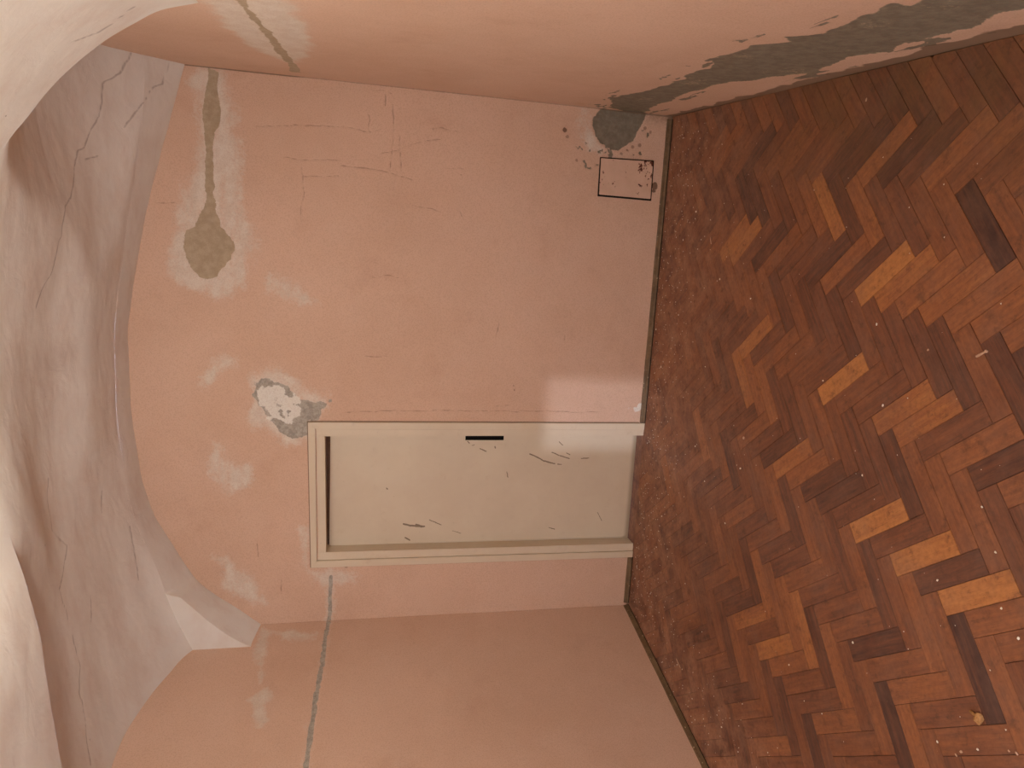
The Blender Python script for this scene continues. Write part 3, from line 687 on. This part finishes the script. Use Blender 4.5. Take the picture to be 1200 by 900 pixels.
# wall behind the viewer, with the window that lets the cool daylight in
WX0, WX1, WZ0, WZ1 = -1.64, -1.02, 0.50, 2.02
def build_rear():
    a, b = xl(Y0), xr(Y0)
    v, f = [], []
    for x0, x1, z0, z1 in ((a, WX0, 0, 3.2), (WX1, b, 0, 3.2), (WX0, WX1, 0, WZ0), (WX0, WX1, WZ1, 3.2)):
        vv, ff = box_geo(x0, x1, Y0 - .25, Y0, z0, z1)
        f += [[i + len(v) for i in q] for q in ff]; v += vv
    o = mesh_obj('wall_rear', v, f, MAT_PINK)
    tag(o, 'pink wall behind the viewer with one window', kind='structure')
    w = empty('window_1', ((WX0 + WX1) / 2, Y0 - .12, WZ0)); tag(w, 'cream framed window behind the viewer', kind='structure')
    cx, hz, hw = 0.0, WZ1 - WZ0, (WX1 - WX0) / 2
    for n_, x0, x1, z0, z1 in (('stile', -hw, -hw + .06, 0, hz), ('stile', hw - .06, hw, 0, hz), ('rail', -hw + .06, hw - .06, 0, .06), ('rail', -hw + .06, hw - .06, hz - .06, hz)):
        box(n_, x0, x1, -.03, .03, z0, z1, MAT_CREAM, w, .004)
build_rear()

# ------------------------------------------------------------------ parquet floor
def build_floor():
    z = -.012
    v = [(xl(Y0) - .2, Y0 - .25, z), (xr(Y0) + .2, Y0 - .25, z), (xr(D) + .2, D + .25, z), (xl(D) - .2, D + .25, z)]
    fl = mesh_obj('floor', v, [[0, 1, 2, 3]], MAT_SUB)
    tag(fl, 'worn herringbone parquet floor of reddish brown wooden blocks', kind='structure')
    th = -.8845
    t = np.array([math.cos(th), math.sin(th)]); n = np.array([-t[1], t[0]])
    o = np.array([-1.9407, .3392]); vi = np.array([.0732, -.0789]); vj = np.array([.2903, .3094])
    Lp, Wp, Wq, Lq = vj[0], -vi[1], vi[0], vj[1]
    room = [(xl(Y0), Y0), (xr(Y0), Y0), (xr(D), D - .001), (DX1 + .02, D - .001), (DX1 + .02, D + .10), (DX0 - .02, D + .10), (DX0 - .02, D - .001), (xl(D), D - .001)]
    # clip against the four main walls (the threshold strip in the doorway is laid separately)
    conv = [(xl(Y0), Y0), (xr(Y0), Y0), (xr(D) - .002, D - .002), (xl(D) + .002, D - .002)]
    def clip(poly):
        out = poly
        for i in range(4):
            a = np.array(conv[i]); b = np.array(conv[(i + 1) % 4]); e = b - a
            res = []
            for k in range(len(out)):
                p, q = np.array(out[k]), np.array(out[(k + 1) % len(out)])
                sp = e[0] * (p[1] - a[1]) - e[1] * (p[0] - a[0]); sq = e[0] * (q[1] - a[1]) - e[1] * (q[0] - a[0])
                if sp >= 0: res.append(tuple(p))
                if (sp >= 0) != (sq >= 0):
                    u = sp / (sp - sq); res.append(tuple(p + u * (q - p)))
            out = res
            if len(out) < 3: return []
        return out
    def geo(poly, gap=.0006, ch=.0009):
        """prism with a small chamfer round the top; local coords"""
        c = np.mean(poly, 0)
        def inset(d):
            r = []
            m = len(poly)
            for k in range(m):
                p0, p1, p2 = (np.array(poly[(k - 1) % m]), np.array(poly[k]), np.array(poly[(k + 1) % m]))
                e1 = (p1 - p0) / (np.linalg.norm(p1 - p0) + 1e-9); e2 = (p2 - p1) / (np.linalg.norm(p2 - p1) + 1e-9)
                n1 = np.array([-e1[1], e1[0]]); n2 = np.array([-e2[1], e2[0]])
                b = n1 + n2; b /= max(np.dot(b, n1), .35)
                r.append(p1 + d * b)
            return r
        A = inset(gap); B = inset(gap + ch)
        m = len(poly)
        v = [(p[0], p[1], -.012) for p in A] + [(p[0], p[1], -ch) for p in A] + [(p[0], p[1], 0) for p in B]
        f = [[2 * m + k for k in range(m)]]
        for k in range(m):
            k2 = (k + 1) % m
            f.append([k, k2, m + k2, m + k]); f.append([m + k, m + k2, 2 * m + k2, 2 * m + k])
        return v, f
    def local(kind, poly):   # plan polygon -> (u along grain, v across)
        return poly
    planks = []
    for i in range(-60, 60):
        for j in range(-16, 22):
            q = o + i * vi + j * vj
            for kind, (a0, a1, b0, b1) in (('P', (q[0], q[0] + Lp, q[1] - Wp, q[1])), ('Q', (q[0], q[0] + Wq, q[1] - Wp - Lq, q[1] - Wp))):
                cab = np.array([(a0 + a1) / 2, (b0 + b1) / 2]); c = cab[0] * t + cab[1] * n
                if not (Y0 - .3 < c[1] < D + .3): continue
                rect = [tuple(a * t + b * n) for a, b in ((a0, b0), (a1, b0), (a1, b1), (a0, b1))]
                cl = clip(rect)
                if len(cl) < 3: continue
                P = np.array(cl); area = .5 * abs(np.dot(P[:, 0], np.roll(P[:, 1], 1)) - np.dot(P[:, 1], np.roll(P[:, 0], 1)))
                if area < 2e-4: continue
                whole = len(cl) == 4 and abs(area - (a1 - a0) * (b1 - b0)) < 1e-5
                planks.append([kind, i, j, c if whole else P.mean(0), cl, whole, area])
    # how large each block shows from the viewer's standpoint
    def px(p):
        d = Vector((p[0], p[1], 0)) - Vector((0, 0, CAM_H)); w = d.dot(F_)
        if w < .1: return None
        return (600 - 800 * d.dot(U_) / w, 450 - 800 * d.dot(R_) / w, w)
    for pk in planks:
        r = px(pk[3])
        pk.append(pk[6] / r[2] ** 3 if r and -40 < r[0] < 1260 and -40 < r[1] < 940 else 0.0)
    planks.sort(key=lambda k: -k[7])
    rot = {'P': th, 'Q': th + math.pi / 2}
    def finish(me, uvs, tones=None):
        me.update()
        uv = me.uv_layers.new(name='grain')
        for lp in me.loops:
            uv.data[lp.index].uv = uvs[lp.vertex_index]
        a = me.attributes.new('tone', 'FLOAT', 'POINT')
        for k in range(len(me.vertices)): a.data[k].value = 1.0 if tones is None else tones[k]
        me.materials.append(MAT_WOOD)
    shared = {}
    for kind, (l, w) in (('P', (Lp, Wp)), ('Q', (Lq, Wq))):
        v, f = geo([(-l / 2, -w / 2), (l / 2, -w / 2), (l / 2, w / 2), (-l / 2, w / 2)])
        me = bpy.data.meshes.new('parquet_block'); me.from_pydata(v, [], f)
        finish(me, [(p[0], p[1]) for p in v]); shared[kind] = me
    rnd = random.Random(5)
    def tone_of(pk):
        k = '%s,%d,%d' % (pk[0], pk[1], pk[2])
        if k in T['plank_tone']: return T['plank_tone'][k]
        u = rnd.random()
        return .16 + .10 * rnd.random() if u < .12 else (.46 + .14 * rnd.random() if u > .90 else .26 + .20 * rnd.random())
    sv, sf, su, st = [], [], [], []
    for k, pk in enumerate(planks):
        kind, i, j, c, cl, whole, area, vis = pk
        ang = rot[kind]; tone = tone_of(pk)
        dz = (rnd.random() - .5) * .0010
        tx, ty = (rnd.random() - .5) * .004, (rnd.random() - .5) * .010
        if k < 300 and vis > 0:
            if whole: me = shared[kind]
            else:
                ca, sa = math.cos(-ang), math.sin(-ang)
                lp = [((p[0] - c[0]) * ca - (p[1] - c[1]) * sa, (p[0] - c[0]) * sa + (p[1] - c[1]) * ca) for p in cl]
                v, f = geo(lp)
                me = bpy.data.meshes.new('parquet_block'); me.from_pydata(v, [], f)
                finish(me, [(p[0], p[1]) for p in v])
            ob = bpy.data.objects.new('parquet_block', me)
            ob.location = (c[0], c[1], dz); ob.rotation_euler = (tx, ty, ang)
            ob.color = (tone, tone, tone, 1)
            link(ob, fl)
        else:
            v, f = geo(cl)
            ca, sa = math.cos(-ang), math.sin(-ang)
            ox, oy = rnd.random() * 90, rnd.random() * 90
            f = [[q + len(sv) for q in r] for r in f]
            for p in v:
                sv.append((p[0], p[1], p[2] + dz)); st.append(tone)
                su.append((p[0] * ca - p[1] * sa + ox, p[0] * sa + p[1] * ca + oy))
            sf += f
    me = bpy.data.meshes.new('distant_parquet_blocks'); me.from_pydata(sv, [], sf)
    finish(me, su, st)
    ob = link(bpy.data.objects.new('distant_parquet_blocks', me), fl); ob['kind'] = 'stuff'
    # plain board in the doorway
    b = box('threshold_board', DX0, DX1, D, D + .13, -.012, .001, MAT_WOOD, fl, .001)
    uv = b.data.uv_layers.new(name='grain')
    for lp in b.data.loops:
        co = b.data.vertices[lp.vertex_index].co; uv.data[lp.index].uv = (co.x, co.y)
    a = b.data.attributes.new('tone', 'FLOAT', 'POINT')
    for k in range(len(b.data.vertices)): a.data[k].value = .3
    return fl
FLOOR = build_floor()

# ------------------------------------------------------------------ skirting
def moulding(name, p0, p1, inward, label, kind_lbl=True):
    """two thin strips: a flat bead on the wall and a quarter round at the floor"""
    p0, p1, inw = Vector((*p0, 0)), Vector((*p1, 0)), Vector((*inward, 0)).normalized()
    prof_a = [(-.006, .006), (.009, .006), (.009, .026), (.0075, .031), (.004, .034), (-.006, .036)]
    prof_b = [(.0105, .0075), (.0185, .0075), (.0185, .011), (.0175, .0150), (.0150, .0185), (.0105, .020)]
    prof_g = [(-.006, -.008), (.0125, -.008), (.0125, .0085), (.004, .009), (-.006, .009)]  # dark strip added to paint the shadow gap under the beads
    e = empty(name, (p0 + p1) / 2); mid = (p0 + p1) / 2
    n = max(2, int((p1 - p0).length / .08))
    for nm, pr in (('wall_bead', prof_a), ('floor_bead', prof_b), ('floor_shade_strip', prof_g)):
        v, f = [], []
        for k in range(n + 1):
            c = p0.lerp(p1, k / n) - mid
            w = .0012 * (random.random() - .5)
            for a, b in pr: v.append(c + inw * (a + w) + Vector((0, 0, b + w)))
        m = len(pr)
        for k in range(n):
            for q in range(m):
                f.append([k * m + q, k * m + (q + 1) % m, (k + 1) * m + (q + 1) % m, (k + 1) * m + q])
        f.append(list(range(m))); f.append([n * m + q for q in range(m)][::-1])
        o = mesh_obj(nm, v, f, MAT_GAP_SHADE if nm == 'floor_shade_strip' else MAT_SKIRT, e)
        bm = bmesh.new(); bm.from_mesh(o.data); bmesh.ops.recalc_face_normals(bm, faces=bm.faces[:]); bm.to_mesh(o.data); bm.free()
    return tag(e, label, kind='structure')
ndir = Vector((1, SL)).normalized()
moulding('baseboard_back', (-.997, D), (XR - .02, D), (0, -1), 'narrow olive skirting strip right of the door')
moulding('baseboard_back', (XL + .02, D), (-1.942, D), (0, -1), 'short olive skirting strip left of the door')
moulding('baseboard_left', (xl(D - .01), D - .01), (xl(Y0), Y0), (1, SL), 'narrow olive skirting strip along the plain pink side wall')

# ------------------------------------------------------------------ door
def build_door():
    e = empty('door_1', (-1.46, D, 0))
    tag(e, 'cream painted flush door set back in a stepped cream frame', kind='structure')
    off = Vector((-1.46, D, 0))
    def quad_prism(name, q, y0, y1, mat, c=.0015):
        """q: four (x,z) corners counter-clockwise seen from the room"""
        bm = bmesh.new()
        a = [bm.verts.new((x - off.x, y0, z)) for x, z in q]; b = [bm.verts.new((x - off.x, y1, z)) for x, z in q]
        bm.faces.new(a); bm.faces.new(b[::-1])
        for k in range(4): bm.faces.new((a[k], b[k], b[(k + 1) % 4], a[(k + 1) % 4]))
        bmesh.ops.recalc_face_normals(bm, faces=bm.faces[:])
        bmesh.ops.bevel(bm, geom=bm.edges[:], offset=c, segments=2, affect='EDGES')
        return bm_obj(name, bm, mat, e, smooth=False)
    (orx, orz), (olx, olz), (olbx, _), (orbx, _) = T['door_outer']
    (irx, irz), (ilx, ilz), (ilbx, _), (irbx, _) = T['door_casing_in']
    (jrx, jrz), (jlx, jlz), (jlbx, _), (jrbx, _) = T['door_jamb_in']
    g = .0015
    b0 = .004
    # architrave: thin strip planted on the wall, mitred at the head
    quad_prism('casing', [(orx, orz), (irx, irz), (irbx, b0), (orbx, b0)], -.016, .012, MAT_CREAM)
    quad_prism('casing', [(olx, olz), (olbx, b0), (ilbx, b0), (ilx, ilz)], -.016, .012, MAT_CREAM)
    quad_prism('head_casing', [(orx, orz), (olx, olz), (ilx, ilz), (irx, irz)], -.016, .012, MAT_CREAM)
    # frame
    quad_prism('jamb', [(irx - g, irz - .006), (jrx, irz - .006), (jrbx, b0), (irbx - g, b0)], -.009, .13, MAT_CREAM)
    quad_prism('jamb', [(ilx + g, ilz - .006), (ilbx + g, b0), (jlbx, b0), (jlx, ilz - .006)], -.006, .13, MAT_CREAM)
    quad_prism('head', [(jrx + .0005, irz - .007), (jlx - .0005, ilz - .007), (jlx - .0005, jlz), (jrx + .0005, jrz)], -.008, .13, MAT_CREAM)
    # leaf stops short of the head to make room for a painted shade strip
    # leaf, as a fine sheet with its scuffs, backed by a slab
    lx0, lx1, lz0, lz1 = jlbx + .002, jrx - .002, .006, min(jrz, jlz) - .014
    gx = np.linspace(lx0, lx1, 170); gz = np.linspace(lz0, lz1, 430)
    Zg, Xg = np.meshgrid(gz, gx, indexing='ij')
    mk = np.zeros_like(Xg)
    for ent in T['door_marks']:
        r = ent[-1]; d = line_dist(Xg + .002 * fbm(Xg, Zg, 60, 2, 4), Zg, [ent[:-1]])
        mk = np.maximum(mk, sm((r - d) / (.7 * r) + .1))
    gr = sm((.06 - Zg) / .06) + .6 * sm((.02 - np.minimum(Xg - lx0, lx1 - Xg)) / .02)  # grime along the bottom, darker tone down both sides
    Yg = .095 + .0012 * fbm(Xg, Zg, 2, 3, 9)
    leaf = grid_mesh('door_leaf', Xg - off.x, Yg, Zg, MAT_LEAF, {'mark': mk, 'grime_side_tone': gr}, None, parent=e)
    slab = box('leaf_core', lx0 - off.x, lx1 - off.x, .0975, .135, lz0, lz1, MAT_CREAM, leaf)
    box('head_shade_strip', lx0 - off.x, lx1 - off.x, .112, .128, lz1 - .01, max(jrz, jlz) + .01, MAT_HEAD_SHADE, e)  # brown strip painted in to widen the shadow under the head
    s = T['slot']; sx0, sx1 = min(p[0] for p in s), max(p[0] for p in s); sz0, sz1 = min(p[1] for p in s), max(p[1] for p in s)
    pl = box('lock_plate', sx0 - off.x, sx1 - off.x, .0895, .0985, sz0, sz1, MAT_BLACK, e, .001)
    tag(pl, 'black lock plate')
    for z in (sz0 + .035, sz1 - .085):
        sc = lathe([(0, .0015), (.004, .001), (.005, 0)], 12)
        bmesh.ops.rotate(sc, verts=sc.verts[:], matrix=Matrix.Rotation(math.pi / 2, 3, 'X'))
        bmesh.ops.translate(sc, verts=sc.verts[:], vec=((sx0 + sx1) / 2 - off.x, .0893, z))
        bm_obj('screw', sc, MAT_BLACK, pl)
    return e
build_door()

# ------------------------------------------------------------------ painted-over cover plate in the end wall
def build_cover():
    q = T['hatch']          # top-right, bottom-right, bottom-left, top-left
    c = Vector((sum(p[0] for p in q) / 4, 0, sum(p[1] for p in q) / 4))
    e = empty('wall_box_cover', (c.x, D - .002, c.z))
    tag(e, 'square pink painted metal cover with rust spots low on the end wall', 'box cover')
    m = NT('rust_flecked_pink_paint')
    p = m.coord('Object')
    base = m.mix(m.step(m.noise(p, 12, 4, .6), .3, .7), PINK_A, PINK_B)
    sep = m.node('ShaderNodeSeparateXYZ'); m.t.links.new(p, sep.inputs[0])
    low = m.step(sep.outputs[2], -.02, -.13)
    side = m.step(sep.outputs[0], -.02, .08)
    band = m.math('ADD', m.math('MULTIPLY', low, m.math('ADD', m.math('MULTIPLY', side, .8), .25)), .08)
    rs = m.step(m.math('ADD', m.noise(p, 38, 3, .6), m.math('MULTIPLY', band, .17)), .66, .72)
    rc = m.mix(m.step(m.noise(p, 120, 3, .6), .3, .7), srgb(112, 54, 34), srgb(70, 34, 24))
    col = m.mix(rs, base, rc)
    mat = m.out(col, .6, m.math('SUBTRACT', m.noise(p, 60, 3, .6), rs), .3, .002)
    def prism(name, pts, y0, y1, mt, c_):
        bm = bmesh.new()
        a = [bm.verts.new((x - c.x, y0, z - c.z)) for x, z in pts]; b = [bm.verts.new((x - c.x, y1, z - c.z)) for x, z in pts]
        bm.faces.new(a); bm.faces.new(b[::-1])
        for k in range(4): bm.faces.new((a[k], b[k], b[(k + 1) % 4], a[(k + 1) % 4]))
        bmesh.ops.recalc_face_normals(bm, faces=bm.faces[:])
        bmesh.ops.bevel(bm, geom=bm.edges[:], offset=c_, segments=2, affect='EDGES')
        return bm_obj(name, bm, mt, e, smooth=False)
    big = [(c.x + (x - c.x) * 1.045, c.z + (z - c.z) * 1.035) for x, z in q]
    big = [(big[0][0], big[0][1] - .004), big[1], (big[2][0] - .004, big[2][1]), (big[3][0] - .004, big[3][1] - .002)]
    prism('gap_shade_sheet', big, -.006, .008, MAT_GAP_SHADE, .001)  # dark sheet painting the shade in the gap round the plate
    prism('cover_plate', [(c.x + (x - c.x) * .985, c.z + (z - c.z) * .985) for x, z in q], -.013, -.004, mat, .0018)
    # turned-down lip along the left edge
    l = [(q[3][0] + .014, q[3][1] - .004), (q[3][0] + .017, q[3][1] - .004), (q[2][0] + .017, q[2][1] + .004), (q[2][0] + .014, q[2][1] + .004)]
    prism('fold_line', l, -.0136, -.006, mat, .0004)
build_cover()

# ------------------------------------------------------------------ crumbs of plaster on the floor
def chip_mesh(name, r, mat, seed, flat=.5, elong=1.3):
    rr = random.Random(seed)
    bm = bmesh.new()
    bmesh.ops.create_icosphere(bm, subdivisions=1, radius=1.0)
    for v in bm.verts:
        s = .75 + .5 * rr.random()
        v.co = Vector((v.co.x * s * elong * r * .5, v.co.y * s * r * .5, max(v.co.z, -.7) * s * flat * r * .5))
    zmin = min(v.co.z for v in bm.verts)
    for v in bm.verts: v.co.z -= zmin
    me = bpy.data.meshes.new(name); bm.to_mesh(me); bm.free(); me.materials.append(mat)
    return me

CHIP_LABELS = [
    'white plaster crumb left of the tan scrap, close to the bottom edge',
    'white plaster crumb directly below the tan scrap',
    'pinkish crumb, upper one of a pair below and left of the tan scrap',
    'pinkish crumb, lower one of a pair below and left of the tan scrap',
    'pale crumb, left one of two in the bottom right corner of the picture',
    'pale crumb, right one of two in the bottom right corner of the picture',
    'white oblong crumb lying on a dark brown block',
    'white oblong crumb on the reddish blocks midway along the plain pink wall',
    'white crumb between two bright orange blocks',
    'white crumb above the rightmost bright orange block',
    'white crumb just below the rightmost bright orange block',
    'largest white crumb on the right edge of the picture, above the tan scrap',
    'white flat crumb below the long orange blocks in the middle of the floor',
    'white crumb beside the pair of orange blocks in mid floor',
    'pinkish crumb left of the pale wall plug',
    'tiny white crumb against the single bright orange block in mid floor',
    'white crumb on the parquet about half a metre in front of the door',
    'round pinkish crumb, largest in front of the door',
    'white crumb in front of the door, right of a long dark block',
    'small white crumb in front of the middle of the door',
    'white crumb just below the cluster of bright orange blocks',
    'white oblong crumb, nearest large one to the rust-spotted cover',
    'white crumb near the skirting, between the rusty cover and the orange blocks',
    'white oblong crumb left of and below the cluster of orange blocks',
    'white crumb beside the skirting, nearest the daylight patch',
    'white crumb beside the skirting, above the daylight patch in the picture',
    'white crumb close to the foot of the door',
    'white crumb about a metre in front of the door, towards the plain wall',
    'white crumb on the dusky violet part of the floor, near its middle',
    'small white crumb above the two bright orange blocks, near the right edge',
    'pale crumb on the floor beside the damp-stained wall',
    'pale oblong crumb near the skirting of the plain pink wall']
for k, (x, y, c, r) in enumerate(T['debris']):
    me = chip_mesh('plaster_crumb', r * .62, MAT_CHIP_W if c == 'w' else MAT_CHIP_P, k)
    o = bpy.data.objects.new('plaster_crumb', me); o.location = (x, y, .0006); o.rotation_euler = (0, 0, random.random() * 6.28)
    link(o); tag(o, CHIP_LABELS[k], 'crumb', 'plaster crumbs scattered on the parquet')

def build_lump():
    a, b = [Vector((*p, 0)) for p in T['lump']]
    e = empty('dried_leaf_scrap', (b.x, b.y, .0006)); tag(e, 'tan crumpled scrap with a stub, largest debris on the parquet', 'debris')
    bm = bmesh.new(); bmesh.ops.create_icosphere(bm, subdivisions=2, radius=1)
    rr = random.Random(3)
    for v in bm.verts:
        s = .72 + .55 * rr.random()
        v.co = Vector((v.co.x * .017 * s, v.co.y * .013 * s, max(v.co.z, -.6) * .011 * s))
    zm = min(v.co.z for v in bm.verts)
    for v in bm.verts: v.co.z -= zm
    bm_obj('crumpled_body', bm, MAT_LUMP, e, smooth=False)
    d = (a - b)
    st = tube([(0, 0, .007), tuple(d * .5 + Vector((0, 0, .0065))), tuple(d * 1.0 + Vector((0, 0, .005)))], .0048, 8)
    bm_obj('stub', st, MAT_LUMP, e)
build_lump()

def build_plug():
    a, b = [Vector((*p, 0)) for p in T['stick']]
    d = (b - a); L = d.length
    e = empty('wall_plug', (a.x, a.y, .0056)); e.rotation_euler = (0, 0, math.atan2(d.y, d.x))
    tag(e, 'pale thin wall plug with a knob end lying on the parquet', 'wall plug')
    s = lathe([(0, 0), (.0035, 0), (.004, L * .3), (.003, L * .75), (.0032, L), (0, L)], 12)
    bmesh.ops.rotate(s, verts=s.verts[:], matrix=Matrix.Rotation(math.pi / 2, 3, 'Y'))
    bm_obj('shank', s, MAT_CHIP_P, e)
    h = lathe([(0, 0), (.004, .0006), (.0053, .003), (.0053, .006), (.003, .008), (0, .0085)], 12)
    bmesh.ops.rotate(h, verts=h.verts[:], matrix=Matrix.Rotation(math.pi / 2, 3, 'Y'))
    bmesh.ops.translate(h, verts=h.verts[:], vec=(L - .002, 0, 0))
    bm_obj('knob', h, MAT_CHIP_P, e)
build_plug()

for k, (a, b) in enumerate(T['twigs']):
    A, B = Vector((*a, .003)), Vector((*b, .003))
    bm = tube([A - A, (B - A) * .5 + Vector((.002, .001, .001)), B - A], .0022, 6)
    o = bm_obj('straw_splinter', bm, MAT_CHIP_P); o.location = A
    tag(o, ('pale straw-like splinter on the parquet near the plain side wall', 'pale straw-like splinter among the bright parquet blocks')[k], 'splinter', 'pale splinters on the parquet')

# fine crumbs nobody could count, thickest along the skirting
def build_grit():
    v, f = [], []
    rr = random.Random(21)
    def grain(x, y, s):
        k = len(v); h = s * .5
        for dx, dy in ((-.5, -.35), (.5, -.4), (.1, .5)): v.append((x + dx * s * (.7 + .6 * rr.random()), y + dy * s, .0008))
        v.append((x, y, .0008 + h)); f.extend([[k, k + 1, k + 3], [k + 1, k + 2, k + 3], [k + 2, k, k + 3], [k, k + 2, k + 1]])
    for _ in range(520):
        x = rr.uniform(XL + .05, XR - .03); y = D - .03 - abs(rr.gauss(0, .28))
        if y > 1.3 and x > xl(y) + .02: grain(x, y, rr.uniform(.003, .0075))
    for _ in range(160):
        y = rr.uniform(2.0, 4.0); x = xl(y) + .03 + abs(rr.gauss(0, .3)); grain(x, y, rr.uniform(.003, .0075))
    for _ in range(160):
        y = rr.uniform(1.4, 3.9); x = rr.uniform(xl(y) + .05, xr(y) - .05); grain(x, y, rr.uniform(.002, .0055))
    o = mesh_obj('plaster_grit', v, f, MAT_CHIP_W)
    tag(o, 'fine pale plaster grit strewn over the parquet', 'grit', kind='stuff')
build_grit()

# ------------------------------------------------------------------ pendant bulbs
def pendant(x, y, zb, power, label):
    zt = float(ceil_z(x, y))
    e = empty('pendant_lamp', (x, y, zt)); tag(e, label, 'lamp', 'bare bulbs hanging from the vault')
    bm_obj('ceiling_rose', lathe([(0, .01), (.045, .01), (.045, -.008), (.03, -.022), (.008, -.026), (0, -.026)]), MAT_PLASTIC, e)
    drop = zt - zb
    if drop > .12:
        bm_obj('cord', tube([(0, 0, -.02), (0, 0, -(drop - .09))], .0035, 8), MAT_PLASTIC, e)
    bm_obj('lamp_holder', lathe([(0, -(drop - .11)), (.012, -(drop - .11)), (.02, -(drop - .09)), (.02, -(drop - .045)), (0, -(drop - .045))]), MAT_PLASTIC, e)
    m = bpy.data.materials.new('lit_bulb_glass'); m.use_nodes = True
    nt = m.node_tree; nt.nodes.remove(nt.nodes['Principled BSDF'])
    em = nt.nodes.new('ShaderNodeEmission'); em.inputs['Color'].default_value = (*LAMP_COLOR, 1); em.inputs['Strength'].default_value = power
    nt.links.new(em.outputs[0], nt.nodes['Material Output'].inputs['Surface'])
    prof = [(0, -.036)] + [(.034 * math.sin(a), -.034 * math.cos(a) * 1.05) for a in np.linspace(.5, 2.5, 5)] + [(.014, .045)]
    b = lathe(prof, 10)
    bmesh.ops.translate(b, verts=b.verts[:], vec=(0, 0, -drop))
    bm_obj('bulb', b, m, e)
pendant(-.80, 1.80, 2.765, LAMP_POWER, 'lit bare bulb hanging just above the top of the view')
pendant(-1.1, 0.0, 2.30, FILL_LAMP_POWER, 'added fill bulb hanging unseen behind the viewer')  # unseen second lamp, added as fill light
